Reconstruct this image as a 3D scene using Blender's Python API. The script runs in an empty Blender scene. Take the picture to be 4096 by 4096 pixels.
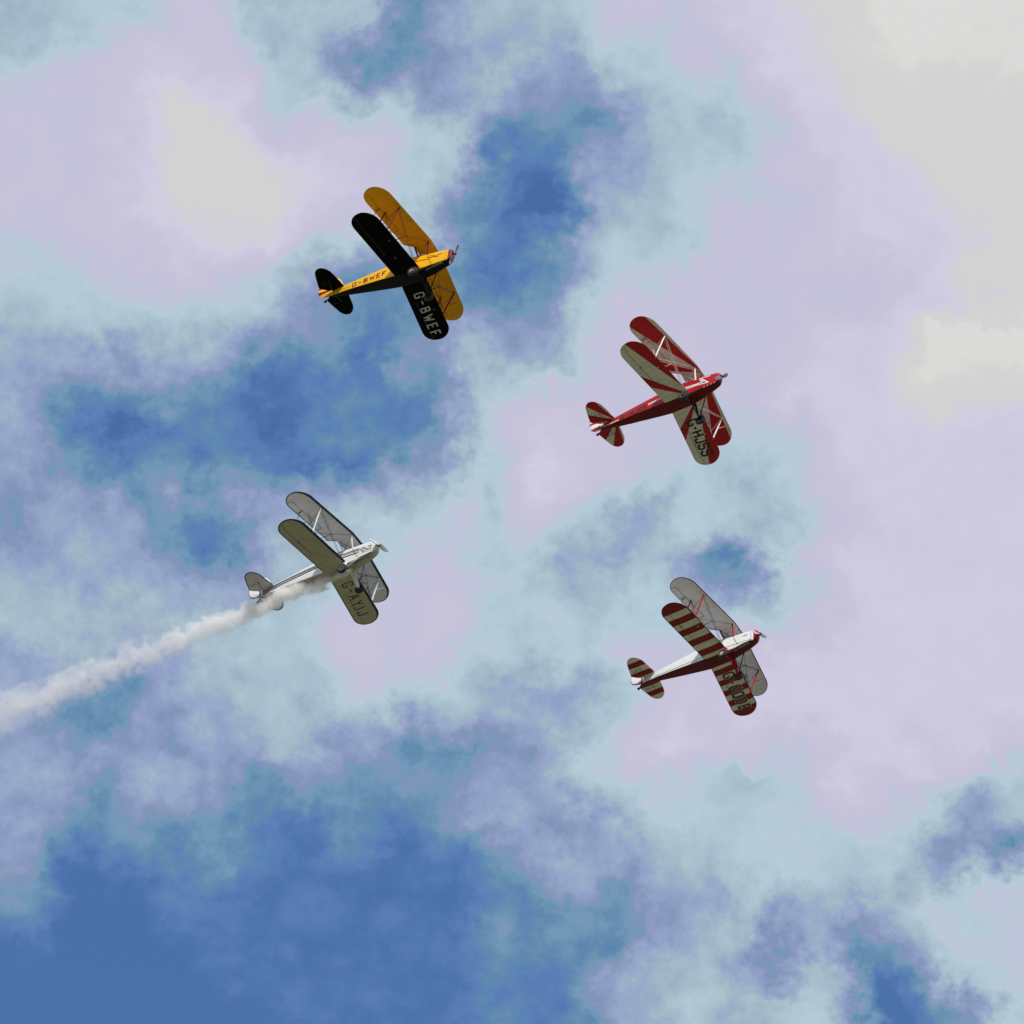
import bpy, bmesh, math, random
import numpy as np
from mathutils import Vector, Matrix

sc = bpy.context.scene
col = sc.collection
R_ = math.radians
random.seed(4)


def lin(r, g, b):
    f = lambda c: (c / 12.92 if c <= .04045 else ((c + .055) / 1.055) ** 2.4)
    return (f(r / 255), f(g / 255), f(b / 255))


# ------------------------------------------------------------------ camera
ELEV = R_(47.5)
FOCAL = 26280.0 / 4096.0                      # focal length in picture widths
cam_d = bpy.data.cameras.new('camera')
cam = bpy.data.objects.new('camera', cam_d)
col.objects.link(cam)
cam_d.sensor_width = 36.0
cam_d.lens = 36.0 * FOCAL
cam_d.clip_start = .5
cam_d.clip_end = 60000
cam.location = (0, 0, 1.7)
cam.rotation_euler = (math.pi / 2 + ELEV, 0, 0)
sc.camera = cam
CAM_M = Matrix.Translation(cam.location) @ Matrix.Rotation(math.pi / 2 + ELEV, 4, 'X')
SKY_R = Vector((1, 0, 0))
SKY_U = Vector((0, -math.sin(ELEV), math.cos(ELEV)))
SKY_F = Vector((0, math.cos(ELEV), math.sin(ELEV)))

# where each aircraft flies: rotation (aircraft x forward, y port, z up) and position
# as surveyed from the camera stand (right, up, back)
POSES = {
    'white': ([[0.8666, 0.4975, 0.0381], [0.3543, -0.6672, 0.6552], [0.3514, -0.5543, -0.7545]], (11.59, -5.909, -310.714)),
    'red': ([[0.8636, 0.5009, 0.0579], [0.353, -0.6825, 0.64], [0.3601, -0.5322, -0.7662]], (9.494, 6.053, -300.596)),
    'yellow': ([[0.8863, 0.4505, 0.1071], [0.264, -0.6816, 0.6824], [0.3805, -0.5765, -0.7231]], (-2.694, 11.411, -293.809)),
    'smoke': ([[0.8741, 0.4849, -0.0297], [0.3563, -0.5984, 0.7176], [0.3302, -0.6378, -0.6958]], (-6.237, -1.675, -303.131)),
}


def pose_matrix(key):
    R, T = POSES[key]
    m = Matrix(R).to_4x4()
    m.translation = Vector(T)
    return CAM_M @ m


# ------------------------------------------------------------------ sun, sky
SUN_LOCAL = Vector((.41, -.62, .60)).normalized()          # towards the sun, in the aircraft's axes
_sd = (pose_matrix('white').to_3x3() @ SUN_LOCAL).normalized()
SUN_EL = math.asin(_sd.z)
SUN_AZ = math.atan2(_sd.x, _sd.y)
sun_d = bpy.data.lights.new('sun', 'SUN')
sun_d.energy = 3.4
sun_d.angle = R_(.53)
sun_d.color = (1.0, .96, .90)
sun = bpy.data.objects.new('sun', sun_d)
sun.rotation_euler = (-_sd).to_track_quat('-Z', 'Y').to_euler()
sun.location = (0, 0, 400)
col.objects.link(sun)

vs = sc.view_settings
vs.view_transform = 'Standard'
vs.look = 'None'
vs.exposure = 0
vs.gamma = 1
vs.use_curve_mapping = False
sc.render.engine = 'CYCLES'
sc.cycles.volume_bounces = 16
sc.cycles.volume_step_rate = 1.0
sc.cycles.max_bounces = 18
sc.cycles.use_denoising = True

# cloud cover over the patch of sky in view, 32 x 32 cells, 0 = clear blue, 20 = brightest cloud
rows = [
    [10, 10, 11, 12, 12, 14, 14, 11, 9, 10, 10, 10, 4, 6, 9, 10, 9, 10, 12, 14, 13, 14, 15, 16, 16, 18, 18, 20, 20, 20, 20, 20],
    [10, 12, 14, 14, 15, 15, 15, 13, 10, 11, 8, 5, 4, 7, 10, 9, 10, 8, 11, 12, 12, 14, 14, 15, 16, 17, 18, 19, 20, 20, 20, 20],
    [13, 14, 14, 15, 15, 16, 15, 15, 12, 10, 10, 5, 8, 7, 8, 10, 8, 7, 7, 10, 11, 12, 12, 13, 15, 16, 17, 18, 18, 18, 18, 20],
    [14, 14, 14, 15, 16, 18, 17, 16, 13, 13, 13, 10, 12, 7, 9, 7, 6, 6, 3, 7, 10, 11, 10, 12, 14, 16, 16, 18, 18, 18, 18, 18],
    [14, 15, 14, 15, 16, 18, 18, 17, 15, 15, 15, 15, 13, 11, 11, 4, 3, 3, 6, 8, 10, 11, 11, 11, 14, 16, 16, 16, 18, 18, 18, 18],
    [14, 15, 14, 15, 16, 18, 18, 18, 17, 17, 16, 15, 13, 11, 9, 3, 1, 2, 7, 8, 10, 12, 12, 12, 14, 15, 16, 16, 17, 18, 18, 18],
    [14, 14, 15, 15, 16, 17, 18, 18, 18, 16, 16, 15, 13, 8, 5, 2, 0, 1, 8, 9, 11, 12, 14, 14, 14, 15, 16, 16, 16, 17, 18, 18],
    [13, 14, 14, 15, 15, 16, 17, 17, 16, 15, 13, 12, 12, 9, 4, 2, 2, 5, 9, 10, 11, 13, 14, 14, 14, 15, 16, 16, 16, 16, 17, 18],
    [12, 12, 13, 14, 14, 15, 14, 14, 11, 10, 7, 6, 5, 5, 3, 1, 3, 5, 10, 12, 13, 14, 14, 14, 14, 14, 14, 14, 15, 17, 18, 18],
    [11, 12, 12, 12, 13, 14, 13, 12, 10, 6, 4, 3, 3, 4, 5, 4, 5, 6, 11, 13, 14, 14, 14, 14, 14, 14, 14, 15, 16, 16, 17, 18],
    [10, 10, 11, 11, 11, 11, 11, 10, 7, 5, 5, 2, 4, 6, 9, 7, 7, 8, 12, 14, 14, 14, 14, 14, 14, 15, 16, 16, 17, 20, 20, 20],
    [9, 8, 7, 7, 8, 8, 8, 6, 2, 2, 5, 1, 7, 5, 10, 10, 9, 10, 13, 14, 14, 14, 14, 14, 15, 16, 16, 16, 18, 20, 20, 20],
    [8, 6, 3, 3, 5, 6, 4, 2, 1, 1, 2, 3, 2, 4, 10, 13, 14, 15, 14, 14, 14, 14, 14, 14, 16, 16, 16, 16, 17, 18, 18, 18],
    [8, 6, 2, 0, 1, 2, 3, 2, 0, 2, 3, 3, 2, 3, 9, 13, 15, 15, 15, 14, 14, 14, 13, 13, 13, 14, 16, 16, 16, 16, 16, 16],
    [7, 5, 4, 3, 4, 3, 1, 3, 2, 1, 1, 3, 5, 7, 12, 13, 16, 16, 15, 15, 13, 12, 11, 11, 12, 13, 16, 16, 16, 16, 16, 16],
    [6, 8, 7, 8, 4, 7, 5, 7, 7, 7, 8, 9, 10, 12, 13, 11, 16, 15, 14, 12, 9, 12, 11, 9, 11, 14, 15, 16, 16, 16, 16, 16],
    [6, 8, 7, 8, 7, 4, 2, 5, 8, 9, 10, 12, 12, 13, 13, 12, 14, 13, 11, 9, 9, 12, 11, 9, 11, 13, 14, 15, 16, 16, 16, 16],
    [9, 8, 9, 8, 8, 5, 2, 4, 9, 10, 11, 12, 12, 14, 13, 11, 12, 9, 9, 8, 10, 6, 4, 3, 12, 14, 16, 16, 16, 16, 16, 16],
    [10, 9, 8, 10, 9, 8, 8, 8, 10, 11, 12, 13, 14, 14, 14, 12, 12, 10, 10, 11, 12, 9, 7, 8, 11, 13, 15, 16, 16, 16, 16, 16],
    [10, 10, 10, 10, 10, 10, 10, 10, 11, 12, 14, 14, 14, 15, 14, 12, 12, 12, 11, 12, 12, 12, 13, 13, 13, 15, 16, 16, 16, 16, 16, 16],
    [8, 8, 9, 9, 9, 8, 10, 11, 11, 12, 14, 15, 14, 14, 13, 12, 11, 12, 12, 14, 14, 14, 14, 15, 16, 16, 16, 16, 16, 16, 16, 16],
    [8, 8, 5, 4, 4, 8, 9, 10, 11, 11, 12, 13, 13, 12, 11, 9, 8, 8, 10, 12, 14, 15, 15, 16, 16, 16, 16, 16, 16, 16, 16, 16],
    [7, 5, 4, 3, 7, 6, 8, 9, 10, 9, 9, 9, 8, 8, 9, 9, 8, 8, 10, 13, 15, 15, 15, 16, 16, 16, 16, 16, 15, 16, 16, 16],
    [7, 7, 7, 7, 6, 6, 8, 8, 9, 8, 6, 7, 4, 3, 3, 6, 6, 9, 12, 14, 16, 16, 15, 15, 13, 13, 15, 16, 16, 15, 16, 14],
    [8, 8, 7, 4, 8, 8, 8, 6, 4, 6, 5, 5, 6, 4, 6, 7, 7, 8, 11, 12, 13, 13, 12, 11, 12, 14, 16, 15, 16, 15, 12, 11],
    [8, 8, 5, 5, 6, 7, 5, 4, 3, 1, 4, 4, 3, 4, 7, 8, 8, 6, 8, 11, 12, 12, 11, 11, 12, 13, 14, 13, 13, 11, 8, 10],
    [7, 6, 3, 3, 4, 3, 5, 4, 2, 1, 2, 3, 1, 3, 2, 4, 7, 9, 9, 8, 9, 10, 11, 12, 12, 12, 12, 12, 11, 7, 8, 4],
    [6, 3, 1, 1, 1, 2, 4, 2, 1, 1, 1, 1, 1, 1, 2, 3, 4, 8, 8, 5, 8, 9, 10, 12, 12, 12, 11, 11, 10, 7, 13, 13],
    [4, 2, 0, 0, 1, 2, 2, 1, 1, 1, 1, 1, 1, 1, 1, 4, 3, 5, 5, 4, 7, 8, 9, 11, 8, 9, 9, 7, 9, 12, 12, 13],
    [1, 1, 0, 0, 0, 1, 1, 1, 1, 1, 1, 1, 1, 1, 2, 4, 3, 4, 4, 4, 7, 8, 9, 10, 5, 9, 5, 4, 7, 12, 13, 13],
    [0, 0, 0, 0, 0, 0, 1, 1, 1, 1, 1, 1, 1, 1, 2, 3, 2, 3, 6, 8, 9, 10, 10, 6, 5, 10, 6, 1, 3, 10, 12, 13],
    [0, 0, 0, 0, 0, 0, 0, 0, 1, 1, 1, 1, 1, 1, 2, 3, 2, 2, 5, 8, 9, 11, 9, 10, 11, 12, 9, 1, 1, 3, 6, 12],
]


class NT:
    """small helper for writing node trees"""
    def __init__(s, tree):
        s.t = tree

    def n(s, kind, **kw):
        nd = s.t.nodes.new(kind)
        for k, v in kw.items():
            setattr(nd, k, v)
        return nd

    def link(s, a, b):
        s.t.links.new(a, b)

    def set(s, sock, v):
        if isinstance(v, bpy.types.NodeSocket):
            s.t.links.new(v, sock)
        else:
            sock.default_value = v

    def m(s, op, a, b=None, c=None, clamp=False):
        nd = s.n('ShaderNodeMath', operation=op, use_clamp=clamp)
        s.set(nd.inputs[0], a)
        if b is not None:
            s.set(nd.inputs[1], b)
        if c is not None:
            s.set(nd.inputs[2], c)
        return nd.outputs[0]

    def vm(s, op, a, b=None):
        nd = s.n('ShaderNodeVectorMath', operation=op)
        s.set(nd.inputs[0], a)
        if b is not None:
            s.set(nd.inputs[1], b)
        return nd.outputs['Value'] if op in ('DOT_PRODUCT', 'LENGTH', 'DISTANCE') else nd.outputs[0]

    def mr(s, v, a, b, c=0., d=1., smooth=False):
        nd = s.n('ShaderNodeMapRange', interpolation_type='SMOOTHSTEP' if smooth else 'LINEAR')
        nd.clamp = True
        s.set(nd.inputs['Value'], v)
        nd.inputs['From Min'].default_value = a
        nd.inputs['From Max'].default_value = b
        nd.inputs['To Min'].default_value = c
        nd.inputs['To Max'].default_value = d
        return nd.outputs['Result']

    def noise(s, vec, scale, detail=4, rough=.5, dist=0., lac=2.):
        nd = s.n('ShaderNodeTexNoise')
        nd.noise_dimensions = '3D'
        s.set(nd.inputs['Vector'], vec)
        nd.inputs['Scale'].default_value = scale
        nd.inputs['Detail'].default_value = detail
        nd.inputs['Roughness'].default_value = rough
        nd.inputs['Lacunarity'].default_value = lac
        nd.inputs['Distortion'].default_value = dist
        return nd

    def ramp(s, fac, stops, interp='LINEAR'):
        nd = s.n('ShaderNodeValToRGB')
        cr = nd.color_ramp
        cr.interpolation = interp
        while len(cr.elements) > 1:
            cr.elements.remove(cr.elements[-1])
        cr.elements[0].position = stops[0][0]
        cr.elements[0].color = (*stops[0][1], 1)
        for p, c in stops[1:]:
            e = cr.elements.new(p)
            e.color = (*c, 1)
        s.set(nd.inputs['Fac'], fac)
        return nd.outputs['Color']

    def mix(s, fac, a, b, blend='MIX'):
        nd = s.n('ShaderNodeMix', data_type='RGBA', blend_type=blend)
        nd.clamp_factor = True
        s.set(nd.inputs[0], fac)
        for sock, v in ((nd.inputs[6], a), (nd.inputs[7], b)):
            if isinstance(v, bpy.types.NodeSocket):
                s.link(v, sock)
            else:
                sock.default_value = (*v[:3], 1)
        return nd.outputs[2]

    def comb(s, x, y, z):
        nd = s.n('ShaderNodeCombineXYZ')
        for i, v in enumerate((x, y, z)):
            s.set(nd.inputs[i], v)
        return nd.outputs[0]

    def sep(s, v):
        nd = s.n('ShaderNodeSeparateXYZ')
        s.link(v, nd.inputs[0])
        return nd.outputs


def build_world():
    w = bpy.data.worlds.new('World')
    sc.world = w
    w.use_nodes = True
    t = w.node_tree
    t.nodes.clear()
    N = NT(t)
    out = N.n('ShaderNodeOutputWorld')
    d = N.n('ShaderNodeTexCoord').outputs['Generated']
    df = N.vm('DOT_PRODUCT', d, tuple(SKY_F))
    dr = N.vm('DOT_PRODUCT', d, tuple(SKY_R))
    du = N.vm('DOT_PRODUCT', d, tuple(SKY_U))
    dfc = N.m('MAXIMUM', df, .05)
    u0 = N.m('MULTIPLY_ADD', N.m('DIVIDE', dr, dfc), FOCAL, .5)
    v0 = N.m('MULTIPLY_ADD', N.m('DIVIDE', du, dfc), -FOCAL, .5)
    p = N.comb(u0, v0, .37)
    # wind-torn edges: bend the cover map with two octaves of turbulence
    w1 = N.sep(N.noise(p, 6.0, 2, .5).outputs['Color'])
    w2 = N.sep(N.noise(p, 21.0, 6, .56).outputs['Color'])
    w3 = N.sep(N.noise(p, 70.0, 5, .6).outputs['Color'])
    u = N.m('ADD', u0, N.m('ADD', N.m('MULTIPLY_ADD', w3[0], .040, -.020), N.m('ADD', N.m('MULTIPLY_ADD', w1[0], .05, -.025), N.m('MULTIPLY_ADD', w2[0], .07, -.035))))
    v = N.m('ADD', v0, N.m('ADD', N.m('MULTIPLY_ADD', w3[1], .040, -.020), N.m('ADD', N.m('MULTIPLY_ADD', w1[1], .05, -.025), N.m('MULTIPLY_ADD', w2[1], .07, -.035))))
    r = N.m('MULTIPLY_ADD', v, 32.0, -.5)
    r = N.m('MINIMUM', N.m('MAXIMUM', r, 0.0), 31.0)
    acc = None
    for i, row in enumerate(rows):
        stops = [((c + .5) / 32, (val / 20,) * 3) for c, val in enumerate(row)]
        rv = N.ramp(u, stops, 'CARDINAL')
        wgt = N.mr(N.m('ABSOLUTE', N.m('SUBTRACT', r, float(i))), 0, 1, 1, 0)
        acc = N.m('MULTIPLY', rv, wgt) if acc is None else N.m('MULTIPLY_ADD', rv, wgt, acc)
    # beyond the surveyed patch the same broken cloud goes on
    gen = N.noise(d, 9.0, 6, .5).outputs['Fac']
    gen = N.mr(gen, .30, .62, .12, .90)
    outm = N.m('MAXIMUM', N.m('ABSOLUTE', N.m('SUBTRACT', u0, .5)), N.m('ABSOLUTE', N.m('SUBTRACT', v0, .5)))
    outm = N.m('MAXIMUM', N.mr(outm, .52, .75, 0, 1, True), N.mr(df, .9, .97, 1, 0, True))
    cover = N.n('ShaderNodeMix', data_type='FLOAT')
    N.set(cover.inputs[0], outm)
    N.set(cover.inputs[2], acc)
    N.set(cover.inputs[3], gen)
    cv = cover.outputs[0]
    # wisps, billows and fine mottling, softest in the bright overcast parts
    mid = N.m('MULTIPLY', N.mr(cv, .36, .74, 1, .22), N.mr(cv, .02, .20, .28, 1))
    fine = N.noise(p, 15.0, 9, .60, .4).outputs['Fac']
    tiny = N.noise(p, 44.0, 7, .66).outputs['Fac']
    bil = N.m('ABSOLUTE', N.m('MULTIPLY_ADD', N.noise(p, 12.0, 5, .52, .2).outputs['Fac'], 2.0, -1.0))
    add = N.m('MULTIPLY', N.m('SUBTRACT', fine, .5), .31)
    add = N.m('MULTIPLY_ADD', N.m('SUBTRACT', tiny, .5), .30, add)
    add = N.m('MULTIPLY_ADD', N.m('SUBTRACT', bil, .15), .20, add)
    cv = N.m('MULTIPLY_ADD', add, mid, cv)
    cv = N.m('MAXIMUM', N.m('MINIMUM', cv, 1.), 0.)
    cloud = N.ramp(cv, [
        (0.00, lin(74, 110, 168)), (0.05, lin(84, 120, 177)), (0.11, lin(93, 130, 182)), (0.15, lin(98, 138, 174)), (0.24, lin(116, 153, 184)),
        (0.29, lin(130, 148, 184)), (0.39, lin(148, 164, 201)), (0.44, lin(155, 173, 200)), (0.48, lin(163, 183, 198)), (0.54, lin(172, 193, 207)),
        (0.61, lin(182, 203, 217)), (0.69, lin(196, 194, 217)), (0.75, lin(200, 196, 219)), (0.81, lin(207, 204, 226)),
        (0.84, lin(208, 206, 221)), (0.89, lin(210, 210, 210)), (0.955, lin(212, 212, 211)), (1.0, lin(219, 219, 218))])
    sky = N.n('ShaderNodeTexSky')
    sky.sky_type = 'NISHITA'
    sky.sun_disc = False
    sky.sun_elevation = SUN_EL
    sky.sun_rotation = SUN_AZ
    sky.altitude = 50
    sky.air_density = 1.2
    sky.dust_density = 0.0
    sky.ozone_density = 10.0
    b1 = N.n('ShaderNodeBackground')
    N.link(sky.outputs[0], b1.inputs['Color'])
    b1.inputs['Strength'].default_value = .15
    b2 = N.n('ShaderNodeBackground')
    N.link(cloud, b2.inputs['Color'])
    b2.inputs['Strength'].default_value = 1.0
    mx = N.n('ShaderNodeMixShader')
    N.link(N.mr(cv, .0, .07, 0, 1), mx.inputs[0])
    N.link(b1.outputs[0], mx.inputs[1])
    N.link(b2.outputs[0], mx.inputs[2])
    N.link(mx.outputs[0], out.inputs['Surface'])


build_world()


# ------------------------------------------------------------------ materials
_mats = {}


def mat(name, color, rough=.5, metal=0., spec=.5, coat=0., wear=.12, wear_scale=3., soot=0.):
    """painted or bare surface with slightly uneven colour and gloss"""
    if name in _mats:
        return _mats[name]
    m = bpy.data.materials.new(name)
    m.use_nodes = True
    N = NT(m.node_tree)
    b = m.node_tree.nodes['Principled BSDF']
    co = N.n('ShaderNodeTexCoord').outputs['Object']
    nz = N.noise(co, wear_scale, 6, .6).outputs['Fac']
    c = Vector(color)
    bc = N.ramp(nz, [(.3, tuple(c * (1 - wear))), (.7, tuple(c * (1 + wear * .4)))])
    if soot:
        q = N.sep(co)
        streak = N.noise(N.comb(N.m('MULTIPLY', q[0], .35), N.m('MULTIPLY', q[1], 5.0), 0.0), 2.0, 5, .6).outputs['Fac']
        band = N.m('MULTIPLY', N.mr(N.m('ABSOLUTE', N.m('ADD', q[1], .12)), .02, .30, 1, 0, True), N.m('MULTIPLY', N.mr(q[0], -1.0, -1.5, 0, 1, True), N.mr(q[0], -4.8, -2.0, 0, 1, True)))
        bc = N.mix(N.m('MULTIPLY', N.m('MULTIPLY', band, N.mr(streak, .35, .65)), soot), bc, (.018, .015, .012))
    N.link(bc, b.inputs['Base Color'])
    N.link(N.mr(nz, .3, .7, rough * .85, min(1, rough * 1.15)), b.inputs['Roughness'])
    b.inputs['Metallic'].default_value = metal
    b.inputs['Specular IOR Level'].default_value = spec
    b.inputs['Coat Weight'].default_value = coat
    b.inputs['Coat Roughness'].default_value = .15
    _mats[name] = m
    return m


def fabric(name, color, edge=None, pattern=None, second=None, rough=.5, rib=.30, spec=.3):
    """doped fabric over ribs; edge = colour of the border band; pattern(N, x, ay) -> 0..1 picks the second colour"""
    if name in _mats:
        return _mats[name]
    m = bpy.data.materials.new(name)
    m.use_nodes = True
    N = NT(m.node_tree)
    b = m.node_tree.nodes['Principled BSDF']
    co = N.n('ShaderNodeTexCoord').outputs['Object']
    nz = N.noise(co, 2.2, 6, .62).outputs['Fac']
    s = N.sep(co)
    ay = N.m('ABSOLUTE', s[1])
    c = Vector(color)
    base = N.ramp(nz, [(.28, tuple(c * .86)), (.72, tuple(c * 1.05))])
    if pattern:
        c2 = Vector(second)
        base2 = N.ramp(nz, [(.28, tuple(c2 * .84)), (.72, tuple(c2 * 1.06))])
        base = N.mix(pattern(N, s[0], ay), base, base2)
    if edge:
        at = N.n('ShaderNodeAttribute', attribute_name='edge')
        base = N.mix(N.mr(at.outputs['Fac'], .93, 1.07, 1, 0), base, edge)
    # rib tapes: a slightly darker, raised strip on every rib
    st = N.noise(N.comb(N.m('MULTIPLY', s[0], .7), N.m('MULTIPLY', s[1], 7.0), 0.0), 1.6, 5, .6).outputs['Fac']
    base = N.mix(N.mr(st, .46, .75, 0, .38), base, tuple(c * .55)) if not pattern else N.mix(N.mr(st, .46, .75, 0, .30), base, (.05, .04, .03))
    f = N.m('ABSOLUTE', N.m('SUBTRACT', N.m('FRACT', N.m('DIVIDE', ay, rib)), .5))
    tape = N.mr(f, .44, .47, 0, 1, True)
    base = N.mix(N.m('MULTIPLY', tape, .16), base, (0.02, .02, .02))
    N.link(base, b.inputs['Base Color'])
    b.inputs['Roughness'].default_value = rough
    b.inputs['Specular IOR Level'].default_value = spec
    bp = N.n('ShaderNodeBump')
    bp.inputs['Strength'].default_value = .6
    bp.inputs['Distance'].default_value = .012
    N.link(N.m('ADD', N.m('MULTIPLY', f, 1.6), N.m('MULTIPLY', nz, .3)), bp.inputs['Height'])
    N.link(bp.outputs[0], b.inputs['Normal'])
    _mats[name] = m
    return m


def glass_mat():
    if 'windscreen_glass' in _mats:
        return _mats['windscreen_glass']
    m = bpy.data.materials.new('windscreen_glass')
    m.use_nodes = True
    b = m.node_tree.nodes['Principled BSDF']
    b.inputs['Base Color'].default_value = (.9, .95, .95, 1)
    b.inputs['Roughness'].default_value = .05
    b.inputs['Transmission Weight'].default_value = .9
    b.inputs['IOR'].default_value = 1.2
    _mats['windscreen_glass'] = m
    return m


# ------------------------------------------------------------------ mesh helpers
class MB:
    def __init__(s):
        s.v, s.f, s.mi, s.attr = [], [], [], []

    def add(s, verts, faces, mi=0, attr=None):
        o = len(s.v)
        s.v += [tuple(p) for p in verts]
        s.attr += list(attr) if attr is not None else [9.0] * len(verts)
        for i, f in enumerate(faces):
            s.f.append(tuple(o + k for k in f))
            s.mi.append(mi[i] if isinstance(mi, (list, tuple)) else mi)

    def grid(s, G, close_u=False, close_v=False, mi=0, attr=None, flip=False):
        """G[i][j] points"""
        nu, nv = len(G), len(G[0])
        vs_ = [p for r in G for p in r]
        at = [a for r in attr for a in r] if attr is not None else None
        fs, mm = [], []
        for i in range(nu if close_u else nu - 1):
            for j in range(nv if close_v else nv - 1):
                a, b = i * nv + j, i * nv + (j + 1) % nv
                c, e = ((i + 1) % nu) * nv + (j + 1) % nv, ((i + 1) % nu) * nv + j
                fs.append((a, e, c, b) if flip else (a, b, c, e))
                mm.append(mi(i, j) if callable(mi) else mi)
        s.add(vs_, fs, mm, at)

    def tube(s, a, b, ra, rb=None, n=8, chord_dir=None, flat=1., mi=0, cap=True):
        """bar from a to b; chord_dir and flat make it streamlined"""
        a, b = Vector(a), Vector(b)
        rb = ra if rb is None else rb
        d = (b - a).normalized()
        ref = Vector(chord_dir) if chord_dir is not None else (Vector((1, 0, 0)) if abs(d.x) < .8 else Vector((0, 0, 1)))
        e1 = (ref - d * ref.dot(d)).normalized()
        e2 = d.cross(e1)
        G = []
        for p, r in ((a, ra), (b, rb)):
            G.append([p + e1 * (r * math.cos(2 * math.pi * k / n)) + e2 * (r * flat * math.sin(2 * math.pi * k / n)) for k in range(n)])
        s.grid(G, close_v=True, mi=mi)
        if cap:
            s.add(G[0], [tuple(range(n))], mi)
            s.add(G[1], [tuple(range(n - 1, -1, -1))], mi)

    def path(s, pts, r, n=8, mi=0):
        pts = [Vector(p) for p in pts]
        G = []
        for i, p in enumerate(pts):
            d = (pts[min(i + 1, len(pts) - 1)] - pts[max(i - 1, 0)]).normalized()
            ref = Vector((0, 0, 1)) if abs(d.z) < .9 else Vector((1, 0, 0))
            e1 = (ref - d * ref.dot(d)).normalized()
            e2 = d.cross(e1)
            rr = r[i] if isinstance(r, (list, tuple)) else r
            G.append([p + e1 * rr * math.cos(2 * math.pi * k / n) + e2 * rr * math.sin(2 * math.pi * k / n) for k in range(n)])
        s.grid(G, close_v=True, mi=mi)
        s.add(G[0], [tuple(range(n))], mi)
        s.add(G[-1], [tuple(range(n - 1, -1, -1))], mi)

    def lathe(s, prof, origin, axis, n=24, mi=0):
        """prof: (along axis, radius)"""
        o, ax = Vector(origin), Vector(axis).normalized()
        ref = Vector((0, 0, 1)) if abs(ax.z) < .9 else Vector((1, 0, 0))
        e1 = (ref - ax * ref.dot(ax)).normalized()
        e2 = ax.cross(e1)
        G = [[o + ax * a + (e1 * math.cos(2 * math.pi * k / n) + e2 * math.sin(2 * math.pi * k / n)) * max(r, 1e-4) for k in range(n)] for a, r in prof]
        s.grid(G, close_v=True, mi=mi if not isinstance(mi, (list, tuple)) else (lambda i, j: mi[i]))

    def box(s, c, d, mi=0, rot=None):
        c, h = Vector(c), Vector(d) * .5
        vv = [Vector((x * h.x, y * h.y, z * h.z)) for x in (-1, 1) for y in (-1, 1) for z in (-1, 1)]
        if rot is not None:
            vv = [rot @ p for p in vv]
        s.add([c + p for p in vv], [(0, 1, 3, 2), (4, 6, 7, 5), (0, 4, 5, 1), (2, 3, 7, 6), (0, 2, 6, 4), (1, 5, 7, 3)], mi)

    def build(s, name, mats, parent=None, smooth=True, weld=True, angle=40):
        me = bpy.data.meshes.new(name)
        me.from_pydata(s.v, [], s.f)
        for m in (mats if isinstance(mats, (list, tuple)) else [mats]):
            me.materials.append(m)
        me.polygons.foreach_set('material_index', s.mi)
        at = me.attributes.new('edge', 'FLOAT', 'POINT')
        at.data.foreach_set('value', s.attr)
        bm = bmesh.new()
        bm.from_mesh(me)
        if weld:
            bmesh.ops.remove_doubles(bm, verts=bm.verts, dist=2e-4)
            bmesh.ops.dissolve_degenerate(bm, edges=bm.edges, dist=1e-5)
        loose = [v for v in bm.verts if not v.link_faces]
        bmesh.ops.delete(bm, geom=loose, context='VERTS')
        bmesh.ops.recalc_face_normals(bm, faces=bm.faces)
        for f in bm.faces:
            f.smooth = smooth
        if smooth:
            for e in bm.edges:
                if len(e.link_faces) == 2 and e.calc_face_angle(0) > R_(angle):
                    e.smooth = False
        bm.to_mesh(me)
        bm.free()
        o = bpy.data.objects.new(name, me)
        col.objects.link(o)
        if parent is not None:
            o.parent = parent
        return o


# ------------------------------------------------------------------ shapes of the biplane (metres; x forward, y port, z up)
def lerp(x, xs, ys):
    return float(np.interp(x, xs, ys))


# fuselage and cowling sections: x, half width, bottom, longeron, top of deck, corner radius
SEC = np.array([
    (0.06, .14, -.12, .22, .345, .10), (0.01, .17, -.24, .24, .39, .11), (-.06, .185, -.30, .25, .42, .11), (-.18, .205, -.345, .25, .44, .10),
    (-.35, .23, -.385, .25, .452, .09), (-.70, .272, -.460, .25, .462, .08), (-1.08, .308, -.525, .24, .468, .06),
    (-1.40, .335, -.565, .24, .455, .055), (-1.8, .362, -.575, .235, .452, .055), (-2.65, .37, -.570, .23, .450, .055), (-3.2, .335, -.50, .22, .425, .05),
    (-4.3, .25, -.352, .19, .325, .045), (-5.4, .15, -.208, .165, .235, .035), (-6.19, .035, -.105, .15, .185, .02)])
SX = SEC[::-1, 0]


def sec(x):
    return [lerp(x, SX, SEC[::-1, k]) for k in range(1, 6)]


def section(x, nd=9):
    """right half (y <= 0 side mirrored later): list of (y, z) from bottom centre round to top centre"""
    hw, zb, zl, zt, rc = sec(x)
    pts = [(0, zb), (hw * .35, zb), (hw - rc, zb)]
    for k in range(1, 4):
        a = k / 4 * math.pi / 2
        pts.append((hw - rc + rc * math.sin(a), zb + rc - rc * math.cos(a)))
    pts += [(hw, zb + rc), (hw, zb + rc + (zl - zb - rc) * .35), (hw, zb + rc + (zl - zb - rc) * .7), (hw, zl)]
    for k in range(1, nd + 1):
        a = k / nd * math.pi / 2
        pts.append((hw * math.cos(a) ** .75, zl + (zt - zl) * math.sin(a) ** .9))
    return pts


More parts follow.
